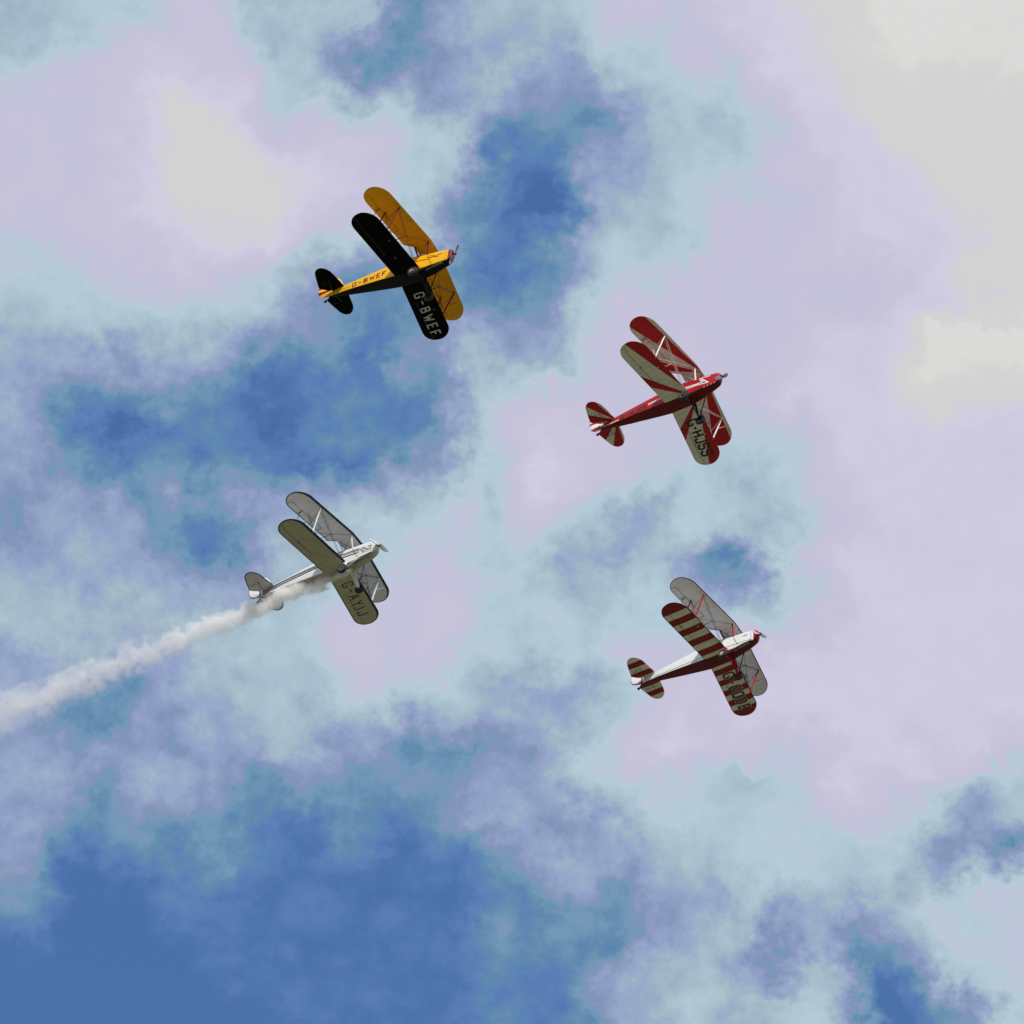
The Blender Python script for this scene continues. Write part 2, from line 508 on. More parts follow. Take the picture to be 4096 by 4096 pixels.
def side_y(x, z):
    hw, zb, zl, zt, rc = sec(x)
    if z < zb + rc:
        q = min(1, max(0, (zb + rc - z) / rc))
        return hw - rc + rc * math.sqrt(max(0, 1 - q * q))
    if z <= zl:
        return hw
    q = min(.98, (z - zl) / (zt - zl))
    a = math.asin(q ** (1 / .9))
    return hw * math.cos(a) ** .75


def on_side(sgn, h=.006):
    return lambda x, z: Vector((x, sgn * (side_y(x, z) + h), z))


# wing planforms
def tip_curve(line, yt1, yt, xt):
    def f(y):
        y = abs(y)
        if y <= yt1:
            return line(y)
        q = min(1., (y - yt1) / (yt - yt1))
        return xt + (line(y) - xt) * math.sqrt(max(0., 1 - q * q))
    return f


class Wing:
    def __init__(s, le, te, zc, yt, thick=.085, inc=.06):
        s.le, s.te, s.zc, s.yt, s.thick, s.inc = le, te, zc, yt, thick, inc

    def pt(s, y, c, top):
        x0, x1 = s.le(y), s.te(y)
        ch = max(1e-4, x0 - x1)
        cc = min(1, max(0, c))
        f = 5 * (.2969 * math.sqrt(cc) - .126 * cc - .3516 * cc ** 2 + .2843 * cc ** 3 - .1036 * cc ** 4)
        t = s.thick * min(ch, 1.25) * 1.0
        z = s.zc(abs(y)) + s.inc * (.5 - cc) * min(1, ch / 1.2) + (1.3 if top else -.7) * t * f
        return Vector((x0 - ch * c, y, z))

    def under(s, h=.005):
        def f(x, y):
            x0, x1 = s.le(y), s.te(y)
            c = min(.995, max(.005, (x0 - x) / max(1e-4, x0 - x1)))
            p = s.pt(y, c, False)
            return Vector((x, y, p.z - h))
        return f


UP = Wing(tip_curve(lambda y: -.948 - .149 * max(0, y - .48), 3.50, 4.22, -2.06),
          None, lambda y: 1.05 + .004 * y, 4.22)


def _up_te(y):
    if y < .38:
        return -1.835
    if y < .67:
        return -1.835 + (-2.225 + 1.835) * (y - .38) / .29
    return -2.225 - .147 * (y - .67)


UP.te = tip_curve(_up_te, 3.46, 4.22, -2.06)
LOW = Wing(tip_curve(lambda y: -1.393 - .162 * (y - .36), 3.34, 4.01, -2.58),
           tip_curve(lambda y: -2.643 - .176 * (y - .36), 3.30, 4.01, -2.58),
           lambda y: -.528 + .076 * (y - .37), 4.01)


def tail_le(y):
    return lerp(abs(y), [0, .1, .4, .8, 1.1, 1.3, 1.40, 1.45, 1.47], [-5.45, -5.455, -5.495, -5.565, -5.63, -5.745, -5.85, -5.94, -6.03])


def tail_te(y):
    return lerp(abs(y), [0, .09, .16, .28, .41, .8, 1.15, 1.26, 1.36, 1.43, 1.465, 1.47], [-6.22, -6.22, -6.31, -6.50, -6.60, -6.50, -6.40, -6.36, -6.285, -6.20, -6.105, -6.03])


TAIL = Wing(tail_le, tail_te, lambda y: .20, 1.47, thick=.05, inc=0)


def cosspace(a, b, n):
    return [a + (b - a) * (1 - math.cos(math.pi * k / (n - 1))) / 2 for k in range(n)]


def wing_loft(mb, W, ys, c0, c1, bands, nch=13, mi_top=0, mi_bot=1, le_round=True):
    """closed loft between chord fractions c0(y)..c1(y); bands = (LE, TE, tip) border widths"""
    def edge(y, c):
        x0, x1 = W.le(y), W.te(y)
        x = x0 - (x0 - x1) * c
        ay = abs(y)
        e = min((x0 - x) / bands[0], (x - x1) / bands[1])
        # distance to the rounded tip, measured radially
        yb = W.yt - .62
        if ay > yb - .2:
            best = 9.
            for k in range(0, 19):
                yy = yb - .1 + (W.yt - yb + .1) * math.sin(k / 18 * math.pi / 2)
                for xe, bw in ((W.le(yy), bands[0]), (W.te(yy), bands[1])):
                    bl = bands[2] + (bw - bands[2]) * max(0, min(1, (W.yt - yy) / .5))
                    best = min(best, math.hypot(x - xe, ay - yy) / bl)
            e = min(e, best)
        return e
    G, A = [], []
    for y in ys:
        cs = cosspace(c0(y), c1(y), nch) if c0(y) < .01 else [c0(y) + (c1(y) - c0(y)) * k / (nch - 1) for k in range(nch)]
        ring = [W.pt(y, c, True) for c in cs] + [W.pt(y, c, False) for c in reversed(cs)]
        ed = [edge(y, c) for c in cs]
        G.append(ring)
        A.append(ed + ed[::-1])
    n = len(G[0])
    mb.grid(G, close_v=True, mi=lambda i, j: mi_top if j < nch - 1 else (mi_bot if j < n - 1 else mi_bot), attr=A)
    for ring, at in ((G[0], A[0]), (G[-1], A[-1])):
        fs = [(k, k + 1, n - 2 - k, n - 1 - k) for k in range(nch - 1)]
        mb.add(ring, fs, mi_bot, at)


def spaced(a, b, step):
    n = max(2, int(math.ceil(abs(b - a) / step)) + 1)
    return [a + (b - a) * k / (n - 1) for k in range(n)]


def tip_ys(a, b):
    return [a + (b - a) * math.sin(k / 16 * math.pi / 2) for k in range(17)][:-1] + [b - .0015]


# ------------------------------------------------------------------ painted lettering and stripes (thin films lying on the surface)
def rounded(pts, r, closed=False):
    if r <= 0:
        return pts
    out = []
    n = len(pts)
    for i, p in enumerate(pts):
        if not closed and i in (0, n - 1):
            out.append(p)
            continue
        a, b = Vector(pts[(i - 1) % n]), Vector(pts[(i + 1) % n])
        p = Vector(p)
        da, db = (a - p), (b - p)
        ra, rb = min(r, da.length * .48), min(r, db.length * .48)
        q0, q1 = p + da.normalized() * ra, p + db.normalized() * rb
        for k in range(5):
            t = k / 4
            out.append(tuple((1 - t) ** 2 * q0 + 2 * t * (1 - t) * p + t * t * q1))
    return out


GLYPHS = {  # width, [(points, rounding, closed)]
    'G': (.62, [([(.62, .74), (.62, 1), (0, 1), (0, 0), (.62, 0), (.62, .42), (.36, .42)], .24, False)]),
    '-': (.52, [([(.0, .5), (.52, .5)], 0, False)]),
    '~': (.30, [([(.0, .5), (.30, .5)], 0, False)]),   # short dash
    'B': (.58, [([(0, 0), (0, 1)], 0, False), ([(-.04, .96), (.52, .96), (.52, .53), (.0, .53)], .2, False), ([(.0, .49), (.57, .49), (.57, .04), (-.04, .04)], .2, False)]),
    'W': (.80, [([(0, 1), (.2, 0), (.4, .72), (.6, 0), (.80, 1)], 0, False)]),
    'E': (.54, [([(.54, 1), (0, 1), (0, 0), (.54, 0)], 0, False), ([(.04, .5), (.44, .5)], 0, False)]),
    'F': (.54, [([(.54, 1), (0, 1), (0, 0)], 0, False), ([(.04, .5), (.40, .5)], 0, False)]),
    'H': (.56, [([(0, 0), (0, 1)], 0, False), ([(.56, 0), (.56, 1)], 0, False), ([(.05, .5), (.51, .5)], 0, False)]),
    'J': (.50, [([(0, .30), (0, 0), (.50, 0), (.50, 1)], .22, False)]),
    'S': (.56, [([(.56, .74), (.56, 1), (0, 1), (0, .52), (.56, .52), (.56, 0), (0, 0), (0, .26)], .22, False)]),
    'A': (.66, [([(0, 0), (.33, 1), (.66, 0)], 0, False), ([(.17, .36), (.49, .36)], 0, False)]),
    'Y': (.62, [([(0, 1), (.31, .48), (.62, 1)], 0, False), ([(.31, .43), (.31, 0)], 0, False)]),
    'I': (.08, [([(.04, 0), (.04, 1)], 0, False)]),
    'O': (.56, [([(0, 0), (0, 1), (.56, 1), (.56, 0)], .22, True)]),
    'D': (.54, [([(0, 0), (0, 1)], 0, False), ([(-.04, .96), (.53, .96), (.53, .04), (-.04, .04)], .22, False)]),
    'V': (.56, [([(0, 1), (.28, 0), (.56, 1)], 0, False)]),
    '4': (.56, [([(.42, 0), (.42, 1), (0, .30), (.56, .30)], 0, False)]),
}


def ribbon(mb, pts, width, fn, closed=False, mi=0, step=.09):
    """strip of the given width along 2-D points, laid on the surface fn(a, b)"""
    P = [Vector(p) for p in pts]
    Q = []
    n = len(P)
    for i in range(n if closed else n - 1):
        a, b = P[i], P[(i + 1) % n]
        k = max(1, int((b - a).length / step))
        Q += [a + (b - a) * j / k for j in range(k)]
    if not closed:
        Q.append(P[-1])
    L, Rr = [], []
    m = len(Q)
    for i in range(m):
        a = Q[(i - 1) % m] if (closed or i > 0) else None
        b = Q[(i + 1) % m] if (closed or i < m - 1) else None
        d0 = (Q[i] - a).normalized() if a is not None and (Q[i] - a).length > 1e-9 else None
        d1 = (b - Q[i]).normalized() if b is not None and (b - Q[i]).length > 1e-9 else None
        d0 = d0 or d1
        d1 = d1 or d0
        n0, n1 = Vector((-d0.y, d0.x)), Vector((-d1.y, d1.x))
        nn = n0 + n1
        nn = nn / max(.35, nn.length_squared / 2) if nn.length > .05 else n0
        L.append(fn(*(Q[i] + nn * width / 2)))
        Rr.append(fn(*(Q[i] - nn * width / 2)))
    mb.grid([L, Rr], close_v=closed, mi=mi)


def lettering(text, p0, p1, up, width, fn_at, gap=.24, ws=1.):
    """text from p0 to p1 in surface coordinates, 'up' = vector of the letter height; fn_at(h) -> surface function"""
    out = []
    p0, p1, up = Vector(p0), Vector(p1), Vector(up)
    total = sum(GLYPHS[c][0] * ws for c in text) + gap * (len(text) - 1)
    ex = (p1 - p0) / total
    h = up.length
    x = 0
    for c in text:
        w, strokes = GLYPHS[c]
        mb = MB()
        for k, (pts, r, closed) in enumerate(strokes):
            pp = [tuple(p0 + ex * (x + a * ws) + up * b) for a, b in rounded(pts, r, closed)]
            ribbon(mb, pp, width, fn_at(k * .0012), closed)
        x += w * ws + gap
        out.append(mb)
    return out


def patch(mb, quad, fn, nu=8, nv=4, mi=0):
    a, b, c, d = [Vector(p) for p in quad]
    G = []
    for i in range(nu + 1):
        s = i / nu
        G.append([fn(*((a + (b - a) * s) * (1 - t / nv) + (d + (c - d) * s) * (t / nv))) for t in range(nv + 1)])
    mb.grid(G, mi=mi)


# ------------------------------------------------------------------ the biplane
def biplane(key, S):
    root = bpy.data.objects.new('biplane', None)
    root.empty_display_size = 1
    col.objects.link(root)
    root.matrix_world = pose_matrix(key)
    root['label'] = S['label']
    root['category'] = 'biplane'
    root['group'] = 'biplanes flying in formation'
    M = S['m']
    bd = S['bands']

    # --- fuselage
    def loft(xs, name, mats, mi_fn, skip=None, caps=(True, True)):
        mb = MB()
        G = []
        for x in xs:
            h = section(x)
            ring = [Vector((x, -y, z)) for y, z in h] + [Vector((x, y, z)) for y, z in h[-2:0:-1]]
            G.append(ring)
        n = len(G[0])
        vs_ = [p for r in G for p in r]
        fs, mm = [], []
        for i in range(len(G) - 1):
            for j in range(n):
                q = (i * n + j, i * n + (j + 1) % n, (i + 1) * n + (j + 1) % n, (i + 1) * n + j)
                c = sum((vs_[k] for k in q), Vector()) / 4
                if skip and skip(c):
                    continue
                fs.append(q)
                mm.append(mi_fn(j, n, c))
        mb.add(vs_, fs, mm)
        if caps[0]:
            mb.add(G[0], [tuple(range(n))], mi_fn(9, n, Vector((xs[0], 0, 0))))
        if caps[1]:
            mb.add(G[-1], [tuple(range(n))], mi_fn(9, n, Vector((xs[-1], 0, 0))))
        return mb.build(name, mats, root, angle=30)

    def body_mi(j, n, c):
        return 1 if (j < 4 or j >= n - 4) else 0

    def open_cockpit(c):
        return c.z > sec(c.x)[2] + .03 and (-2.02 < c.x < -1.42 or -3.02 < c.x < -2.42) and abs(c.y) < .30

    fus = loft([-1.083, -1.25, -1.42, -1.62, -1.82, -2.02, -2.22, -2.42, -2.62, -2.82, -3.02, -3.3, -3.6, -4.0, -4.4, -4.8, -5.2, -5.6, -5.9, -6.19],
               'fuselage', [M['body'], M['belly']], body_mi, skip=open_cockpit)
    for x0, x1 in ((-1.42, -2.02), (-2.42, -3.02)):
        mb = MB()
        pts = []
        for k in range(24):
            a = 2 * math.pi * k / 24
            x = (x0 + x1) / 2 + (x0 - x1) / 2 * 1.03 * math.copysign(abs(math.cos(a)) ** .6, math.cos(a))
            y = .305 * math.copysign(abs(math.sin(a)) ** .6, math.sin(a))
            hw, zb, zl, zt, rc = sec(x)
            q = min(.999, abs(y) / hw)
            z = zl + (zt - zl) * math.sin(math.acos(q ** (1 / .75))) ** .9
            pts.append((x, y, z + .004))
        pts.append(pts[0])
        mb.path(pts, .022, 6)
        mb.build('cockpit_coaming', M['dark'], fus)
        # windscreen: three raked panes in a metal frame
        xb, zb_ = x0 + .04, sec(x0)[3] - .02
        for ya, yb, xa, xc in ((-.13, .13, 0, 0), (.13, .24, 0, -.14), (-.13, -.24, 0, -.14)):
            g = MB()
            A, B = Vector((xb + xa, ya, zb_)), Vector((xb + xc, yb, zb_ - (.06 if xc else 0)))
            C, D = B + Vector((-.13, 0, .30)), A + Vector((-.13, 0, .33 if not xc else .33))
            if xc:
                C = B + Vector((-.10, 0, .27))
            nrm = (B - A).cross(D - A).normalized() * .004
            g.add([A, B, C, D, A + nrm, B + nrm, C + nrm, D + nrm], [(0, 1, 2, 3), (7, 6, 5, 4), (0, 4, 5, 1), (1, 5, 6, 2), (2, 6, 7, 3), (3, 7, 4, 0)])
            g.build('windscreen_pane', glass_mat(), fus, smooth=False)
            fr = MB()
            fr.path([A, B, C, D, A], .013, 6)
            fr.build('windscreen_frame', M['screen'], fus)
    # dark cockpit well below each opening
    for x0, x1 in ((-1.40, -2.04), (-2.40, -3.04)):
        mb = MB()
        mb.box(((x0 + x1) / 2, 0, .12), (x0 - x1, .56, .02))
        mb.build('cockpit_floor', M['dark'], fus, smooth=False)

    # --- engine cowling, with separate nose bowl
    def cowl_mi(j, n, c):
        return 1 if (j < 4 or j >= n - 4) else 0
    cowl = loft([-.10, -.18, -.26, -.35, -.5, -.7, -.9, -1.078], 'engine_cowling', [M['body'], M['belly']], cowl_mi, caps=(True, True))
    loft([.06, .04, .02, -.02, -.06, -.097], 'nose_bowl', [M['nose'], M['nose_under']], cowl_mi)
    for sy in (-1, 1):
        mb = MB()
        mb.lathe([(0, .001), (.004, .04), (0, .045)], (.062, sy * .075, .0), (1, 0, 0), 14)
        mb.build('air_intake', M['dark'], cowl)
    # seam where cowling meets fuselage
    for sg in (-1, 1):
        mb = MB()
        ribbon(mb, [(-1.10, .20), (-1.01, -.05), (-.90, -.30), (-.82, -.44)], .028, on_side(sg, .005))
        mb.build('cowling_seam', M['seam'], cowl)
    for sg in (-1, 1):
        mb = MB()
        ribbon(mb, [(-.235, .30), (-.215, .0), (-.225, -.28)], .013, on_side(sg, .004))
        mb.build('panel_seam', M['seam'], cowl)
    if S.get('slot'):
        for sg in (-1, 1):
            mb = MB()
            patch(mb, [(-.82, -.455), (-.20, -.33), (-.19, -.285), (-.74, -.405)], on_side(sg, .007))
            mb.build('cooling_slot', M['dark'], cowl)
    if S.get('stubs'):
        for xx in (-.14, -.30, -.46, -.62):
            mb = MB()
            y0, z0 = -side_y(xx, sec(xx)[1] + .1) * .93, sec(xx)[1] + .05
            mb.tube((xx, y0 + .03, z0 + .03), (xx - .03, y0 - .04, z0 - .12), .024, n=10)
            mb.build('exhaust_stub', M['chrome'], cowl)
        mb = MB()
        mb.path([(-.75, .20, .40), (-.55, .17, .55), (-.28, .16, .60)], .055, 10)
        mb.build('oil_cooler_pipe', M['nose'], cowl)
    else:
        mb = MB()
        mb.path([(-.30, -.20, -.46), (-.55, -.21, -.515), (-.85, -.20, -.545), (-1.15, -.16, -.585)], .038, 8)
        mb.build('exhaust_pipe', M['pipe'], cowl)
    if S.get('vent'):
        for sg in (-1, 1):
            mb = MB()
            patch(mb, [(-.64, .13), (-.40, .17), (-.39, .13), (-.63, .095)], on_side(sg, .007), 4, 2)
            mb.build('cowling_vent', M['dark'], cowl)
    # registration and stripes on the sides
    for nm, mname, sides, items in S.get('side_marks', ()):
        for sg in sides:
            for k, it in enumerate(items):
                mb = MB()
                if it[0] == 'line':
                    ribbon(mb, it[1], it[2], on_side(sg, .006 + .0012 * (k % 4)))
                elif it[0] == 'loop':
                    ribbon(mb, it[1], it[2], on_side(sg, .007 + .0012 * (k % 4)), closed=True, step=.05)
                elif it[0] == 'quad':
                    patch(mb, it[1], on_side(sg, .006 + .0012 * (k % 4)))
                mb.build(nm, M[mname], fus)
    if S.get('side_reg'):
        text, p0, p1, hgt, wd, mname = S['side_reg']
        for sg in (-1, 1):
            a, b = (p0, p1) if sg < 0 else (p1, p0)
            for mb in lettering(text, a, b, (0, hgt), wd, lambda h, sg=sg: on_side(sg, .009 + h), .36, .86):
                mb.build('registration_letter', M[mname], fus)

    # --- upper wing: one plane from tip to tip, two ailerons
    A0, A1, HC = 1.55, 3.78, .735
    GAP = .004

    def make_wing(W, name, sgn, y_in, mt, mu):
        mb = MB()
        one = lambda y: 1.0
        zero = lambda y: 0.0
        hc = lambda y: HC
        for sg in ((sgn,) if sgn else (1, -1)):
            a = y_in if sgn else 0.0
            yy = spaced(a, A0 - GAP, .12) if sgn else sorted(set(spaced(0, .38, .1) + spaced(.38, .48, .1) + spaced(.48, .67, .06) + spaced(.67, A0 - GAP, .12)))
            wing_loft(mb, W, [sg * y for y in yy], zero, one, bd, 19)
            wing_loft(mb, W, [sg * y for y in spaced(A0 - GAP, A1 + GAP, .10)], zero, hc, bd, 15)
            yb = W.yt
            wing_loft(mb, W, [sg * y for y in tip_ys(A1 + GAP, yb)], zero, one, bd, 19)
        w = mb.build(name, [mt, mu], root, angle=50)
        for sg in ((sgn,) if sgn else (1, -1)):
            mb = MB()
            ha = lambda y: HC + .004
            wing_loft(mb, W, [sg * y for y in spaced(A0, A1, .10)], ha, one, bd, 7)
            mb.build('aileron', [mt, mu], w, angle=50)
            mb = MB()
            for top in (False, True):
                mb = MB()

                def seam(y, c, top=top, sg=sg):
                    p = W.pt(sg * y, c, top)
                    return p + Vector((0, 0, .004 if top else -.004))
                ribbon(mb, [(A0, HC + .15), (A0, HC + .002), (A1, HC + .002), (A1, .97)], .017, seam, step=.1)
                mb.build('aileron_seam', M['seam_shade'], w)  # dark strip painted along the hinge gap in place of its shade
        return w
    uw = make_wing(UP, 'upper_wing', 0, 0, M['up_top'], M['up_under'])
    # hinge brackets and control horn under the lower ailerons
    for sg in (-1, 1):
        lw = make_wing(LOW, 'lower_wing', sg, .33, M['low_top'], M['low_under'])
        u = LOW.under(0)
        mb = MB()
        p = u(-2.66, sg * 2.57)
        mb.path([p + Vector((.05, -.03, .01)), p + Vector((-.03, 0, -.09)), p + Vector((-.10, .03, .01))], .011, 6)
        mb.build('control_horn', M['horn'], lw)
        for cx_, cy_, cr_ in ((-1.98, 2.2, .035), (-2.15, 1.25, .042)):
            mb = MB()
            mb.lathe([(-.012, .0), (-.012, cr_), (.004, cr_ + .005)], u(cx_, sg * cy_), (0, 0, 1), 10)
            mb.build('inspection_cover', M['cover'], lw)
        if sg > 0:
            text, p0, p1, up, wd, mname, outline, gp, wsc = S['wing_reg']
            f = lambda h: LOW.under(.005 + h)
            if outline:
                for mb in lettering(text, p0, p1, up, wd + .05, lambda h: LOW.under(.004 + h), gp, wsc):
                    mb.build('letter_outline', M[outline], lw)
                f = lambda h: LOW.under(.010 + h)
            for mb in lettering(text, p0, p1, up, wd, f, gp, wsc):
                mb.build('registration_letter', M[mname], lw)

    # --- struts
    def strut(name, a, b, c, flat, m, parent=root):
        mb = MB()
        mb.tube(a, b, c, n=12, chord_dir=(1, 0, 0), flat=flat)
        return mb.build(name, m, parent)
    for sg in (-1, 1):
        FT, FB = Vector((-1.40, sg * 2.71, 1.03)), Vector((-1.86, sg * 2.71, -.34))
        RT, RB = Vector((-2.09, sg * 2.72, 1.0)), Vector((-2.56, sg * 2.72, -.35))
        fs_ = strut('interplane_strut', FT, FB, .046, .5, M['strut'])
        strut('interplane_strut', RT, RB, .042, .5, M['strut'])
        CFT, CFB = Vector((-1.10, sg * .45, 1.03)), Vector((-1.11, sg * .285, .27))
        CRT, CRB = Vector((-1.82, sg * .39, 1.03)), Vector((-1.58, sg * .32, .30))
        strut('cabane_strut', CFT, CFB, .046, .55, M['strut'])
        strut('cabane_strut', CRT, CRB, .040, .55, M['cab_rear'])
        # aileron link rod between the two wings
        mb = MB()
        lo, hi = LOW.pt(sg * 3.0, .80, True), UP.pt(sg * 3.0, .80, False)
        mb.tube(lo, hi, .014, n=6)
        mb.build('aileron_link', M['horn'], root)
        mb = MB()
        mb.path([hi + Vector((.10, 0, -.01)), hi + Vector((-.02, .01, -.10)), hi + Vector((-.16, 0, 0))], .013, 6)
        mb.build('aileron_bracket', M['horn'], root)
        # bracing wires
        W_ = S['wire_r']
        fl_f, fl_r = Vector((-1.55, sg * .37, -.47)), Vector((-2.28, sg * .37, -.49))
        for a, b in ((fl_f, FT), (fl_f + Vector((-.07, 0, 0)), FT + Vector((-.07, 0, 0))), (fl_r, RT), (CFT, FB), (CRT, RB),
                     (FT, RB), (RT, FB), (CFT, CRB), (CRT, CFB)):
            mb = MB()
            mb.tube(a, b, W_, n=6)
            mb.build('bracing_wire', M['wire'], root)
        t = .47
        j1, j2 = fl_f.lerp(FT, .53), fl_r.lerp(RT, .53)
        mb = MB()
        mb.tube(j1 + Vector((.05, 0, 0)), j2 + Vector((-.05, 0, 0)), W_ * 1.6, n=6)
        mb.build('wire_spacer', M['wire'], root)
        if sg > 0:
            mb = MB()
            p = FT.lerp(FB, .48)
            mb.path([p, p + Vector((.12, .05, -.01)), p + Vector((.40, .07, 0))], [.02, .018, .010], 6)
            mb.build('pitot_tube', M['strut'], root)

    # --- undercarriage
    for sg in (-1, 1):
        hub = Vector((-1.404, sg * .80, -1.255))
        leg = MB()
        a, b = Vector((-1.47, sg * .385, -.47)), Vector((-1.40, sg * .685, -1.25))
        G = []
        for k in range(9):
            s_ = k / 8
            p = a.lerp(b, s_)
            ch = S['leg_w'] * (1 - .45 * s_)
            th = .05 * (1 - .35 * s_)
            d = (b - a).normalized()
            e1 = Vector((1, 0, 0))
            e2 = d.cross(e1).normalized()
            G.append([p + e1 * (ch * math.cos(q)) + e2 * (th * math.sin(q)) for q in [2 * math.pi * i / 14 for i in range(14)]])
        leg.grid(G, close_v=True)
        leg.add(G[-1], [tuple(range(14))])
        leg.build('undercarriage_leg', M['leg'], root)
        strut('drag_strut', (-.86, sg * .27, -.46), (-1.37, sg * .69, -1.22), .028, .7, M['drag'])
        strut('half_axle', (-1.46, sg * .03, -.78), (-1.405, sg * .73, -1.25), .026, .9, M['leg'])
        wh = MB()
        R0, wd = .245, .085
        prof = [(-.06, .10), (-.075, .13), (-wd, .17), (-wd * .95, .21), (-wd * .6, .237), (-wd * .2, R0), (wd * .2, R0), (wd * .6, .237), (wd * .95, .21), (wd, .17), (.075, .13), (.06, .10)]
        wh.lathe(prof, hub, (0, sg, 0), 32)
        tyre = wh.build('wheel', M['tyre'], root)
        hb = MB()
        hi_ = MB()
        hi_.lathe([(-.05, .11), (-.055, .02), (-.055, 0)], hub, (0, sg, 0), 24)
        hi_.build('inner_hub', M['hub'], tyre)
        hb.lathe([(.058, .125), (.066, .118), (.062, .10), (.072, .06), (.076, 0)], hub, (0, sg, 0), 24, mi=[1, 1, 0, 0])
        hb.build('hub_cap', [M['hub'], M['rim']], tyre)
        if S.get('hub_text'):
            ax = Vector((0, sg, 0))
            org = hub + ax * .088
            ex = Vector((-sg, 0, 0))

            def disc(h, org=org, ex=ex, ax=ax):
                return lambda x, y: org + ex * x + Vector((0, 0, y)) + ax * h
            rot = R_(S.get('hub_rot', 12))
            cr, sr = math.cos(rot), math.sin(rot)
            q = lambda x, y: (x * cr - y * sr, x * sr + y * cr)
            upv = q(0, .10)
            for mb in lettering('SV4', q(-.085, -.05), q(.085, -.05), upv, .026, disc, gap=.22):
                mb.build('hub_letter', M['hub_letters'], tyre)
    mb = MB()
    mb.tube((-1.46, 0, -.55), (-1.46, 0, -.80), .03, .05, n=8)
    mb.build('axle_bracket', M['leg'], root)

    # --- tail
    HN = .56
    mbt = MB()
    ys = [.0, .09, .2] + spaced(.32, 1.2, .1) + [1.28, 1.34, 1.39, 1.43, 1.455, 1.468]
    full = sorted(set([-y for y in ys] + ys))
    hinge_x = -6.10

    def ch(y):
        return min(1., max(.02, (TAIL.le(y) - hinge_x) / max(1e-4, TAIL.le(y) - TAIL.te(y))))
    tb = (bd[2] * .8,) * 3
    wing_loft(mbt, TAIL, full, lambda y: 0., lambda y: min(ch(y), .98), tb, 11)
    tp = mbt.build('tailplane', [M['tail_top'], M['tail_under']], root, angle=50)
    for sg in (-1, 1):
        mb = MB()
        wing_loft(mb, TAIL, [sg * y for y in ys[1:]], lambda y: min(.985, ch(y) + .005), lambda y: 1., tb, 7)
        el = mb.build('elevator', [M['tail_top'], M['tail_under']], tp, angle=50)
        mb = MB()
        p = TAIL.pt(sg * .62, .72, False)
        mb.path([p + Vector((.14, sg * .05, .01)), p + Vector((-.02, 0, -.09)), p + Vector((-.10, -sg * .02, .01))], .011, 6)
        mb.build('elevator_horn', M['horn'], tp)
        mb = MB()
        mb.tube((-5.95, sg * .05, -.08), (-5.95, sg * .72, .175), .013, n=6)
        mb.build('tailplane_brace', M['horn'], root)
    # fin and rudder in the x-z plane
    def plate(outline, name, mats, th, border, pick=None):
        mb = MB()
        n = len(outline)
        cx = sum(p[0] for p in outline) / n
        cz = sum(p[1] for p in outline) / n
        rings = []
        for s_, t_ in ((1, .25), (1 - border * 2.2, .8), (.55, 1.), (.02, 1.)):
            rings.append([((p[0] - cx) * s_ + cx, (p[1] - cz) * s_ + cz, t_ * th) for p in outline])
        for sg in (-1, 1):
            G = [[Vector((x, sg * t_, z)) for x, z, t_ in r] for r in rings]
            mb.grid(G, close_v=True, mi=lambda i, j: (1 if i == 0 else 0))
        G = [[Vector((x, sg * t_, z)) for x, z, t_ in rings[0]] for sg in (-1, 1)]
        mb.grid(G, close_v=True, mi=1)
        return mb.build(name, mats, root, angle=40)
    fin_o = [(-6.215, .16), (-5.50, .20), (-5.58, .42), (-5.68, .68), (-5.80, .90), (-5.95, 1.06), (-6.10, 1.13), (-6.215, 1.15)]
    plate(fin_o, 'fin', [M['fin'], M['fin_edge']], .03, .05)
    rud_o = [(-6.235, -.075), (-6.235, 1.155), (-6.36, 1.16), (-6.55, 1.08), (-6.72, .90), (-6.83, .68), (-6.868, .46), (-6.85, .28), (-6.78, .12), (-6.67, .02), (-6.52, -.035), (-6.36, -.07)]
    rd = plate(rud_o, 'rudder', [M['rudder'], M['fin_edge']], .035, .05)
    for items, mname in S.get('rudder_marks', ()):
        for sg in (-1, 1):
            mb = MB()
            patch(mb, items, lambda x, z, sg=sg: Vector((x, sg * .041, z)), 4, 4)
            mb.build('rudder_stripe', M[mname], rd)
    # tail skid with small wheel
    mb = MB()
    mb.path([(-6.05, 0, -.07), (-6.22, 0, -.20), (-6.36, 0, -.33)], .026, 8)
    sk = mb.build('tail_skid', M['skid'], root)
    mb = MB()
    mb.lathe([(-.03, .02), (-.035, .055), (-.02, .075), (.02, .075), (.035, .055), (.03, .02)], (-6.40, 0, -.36), (0, 1, 0), 16)
    mb.build('tail_wheel', M['tyre'], sk)
    mb = MB()
    mb.path([(-6.20, 0, .17), (-6.235, 0, .05), (-6.21, 0, -.10)], .022, 6)
    mb.build('rudder_post', M['seam'], root)

    # --- propeller at rest
    hub = Vector((.115, 0, .156))
    pr = MB()
    pr.lathe([(-.06, .075), (0, .085), (.05, .075), (.09, .05), (.12, .0)], hub, (1, 0, 0), 20)
    prop = pr.build('propeller', M['spinner'], root)
    dy, dz = S['prop']
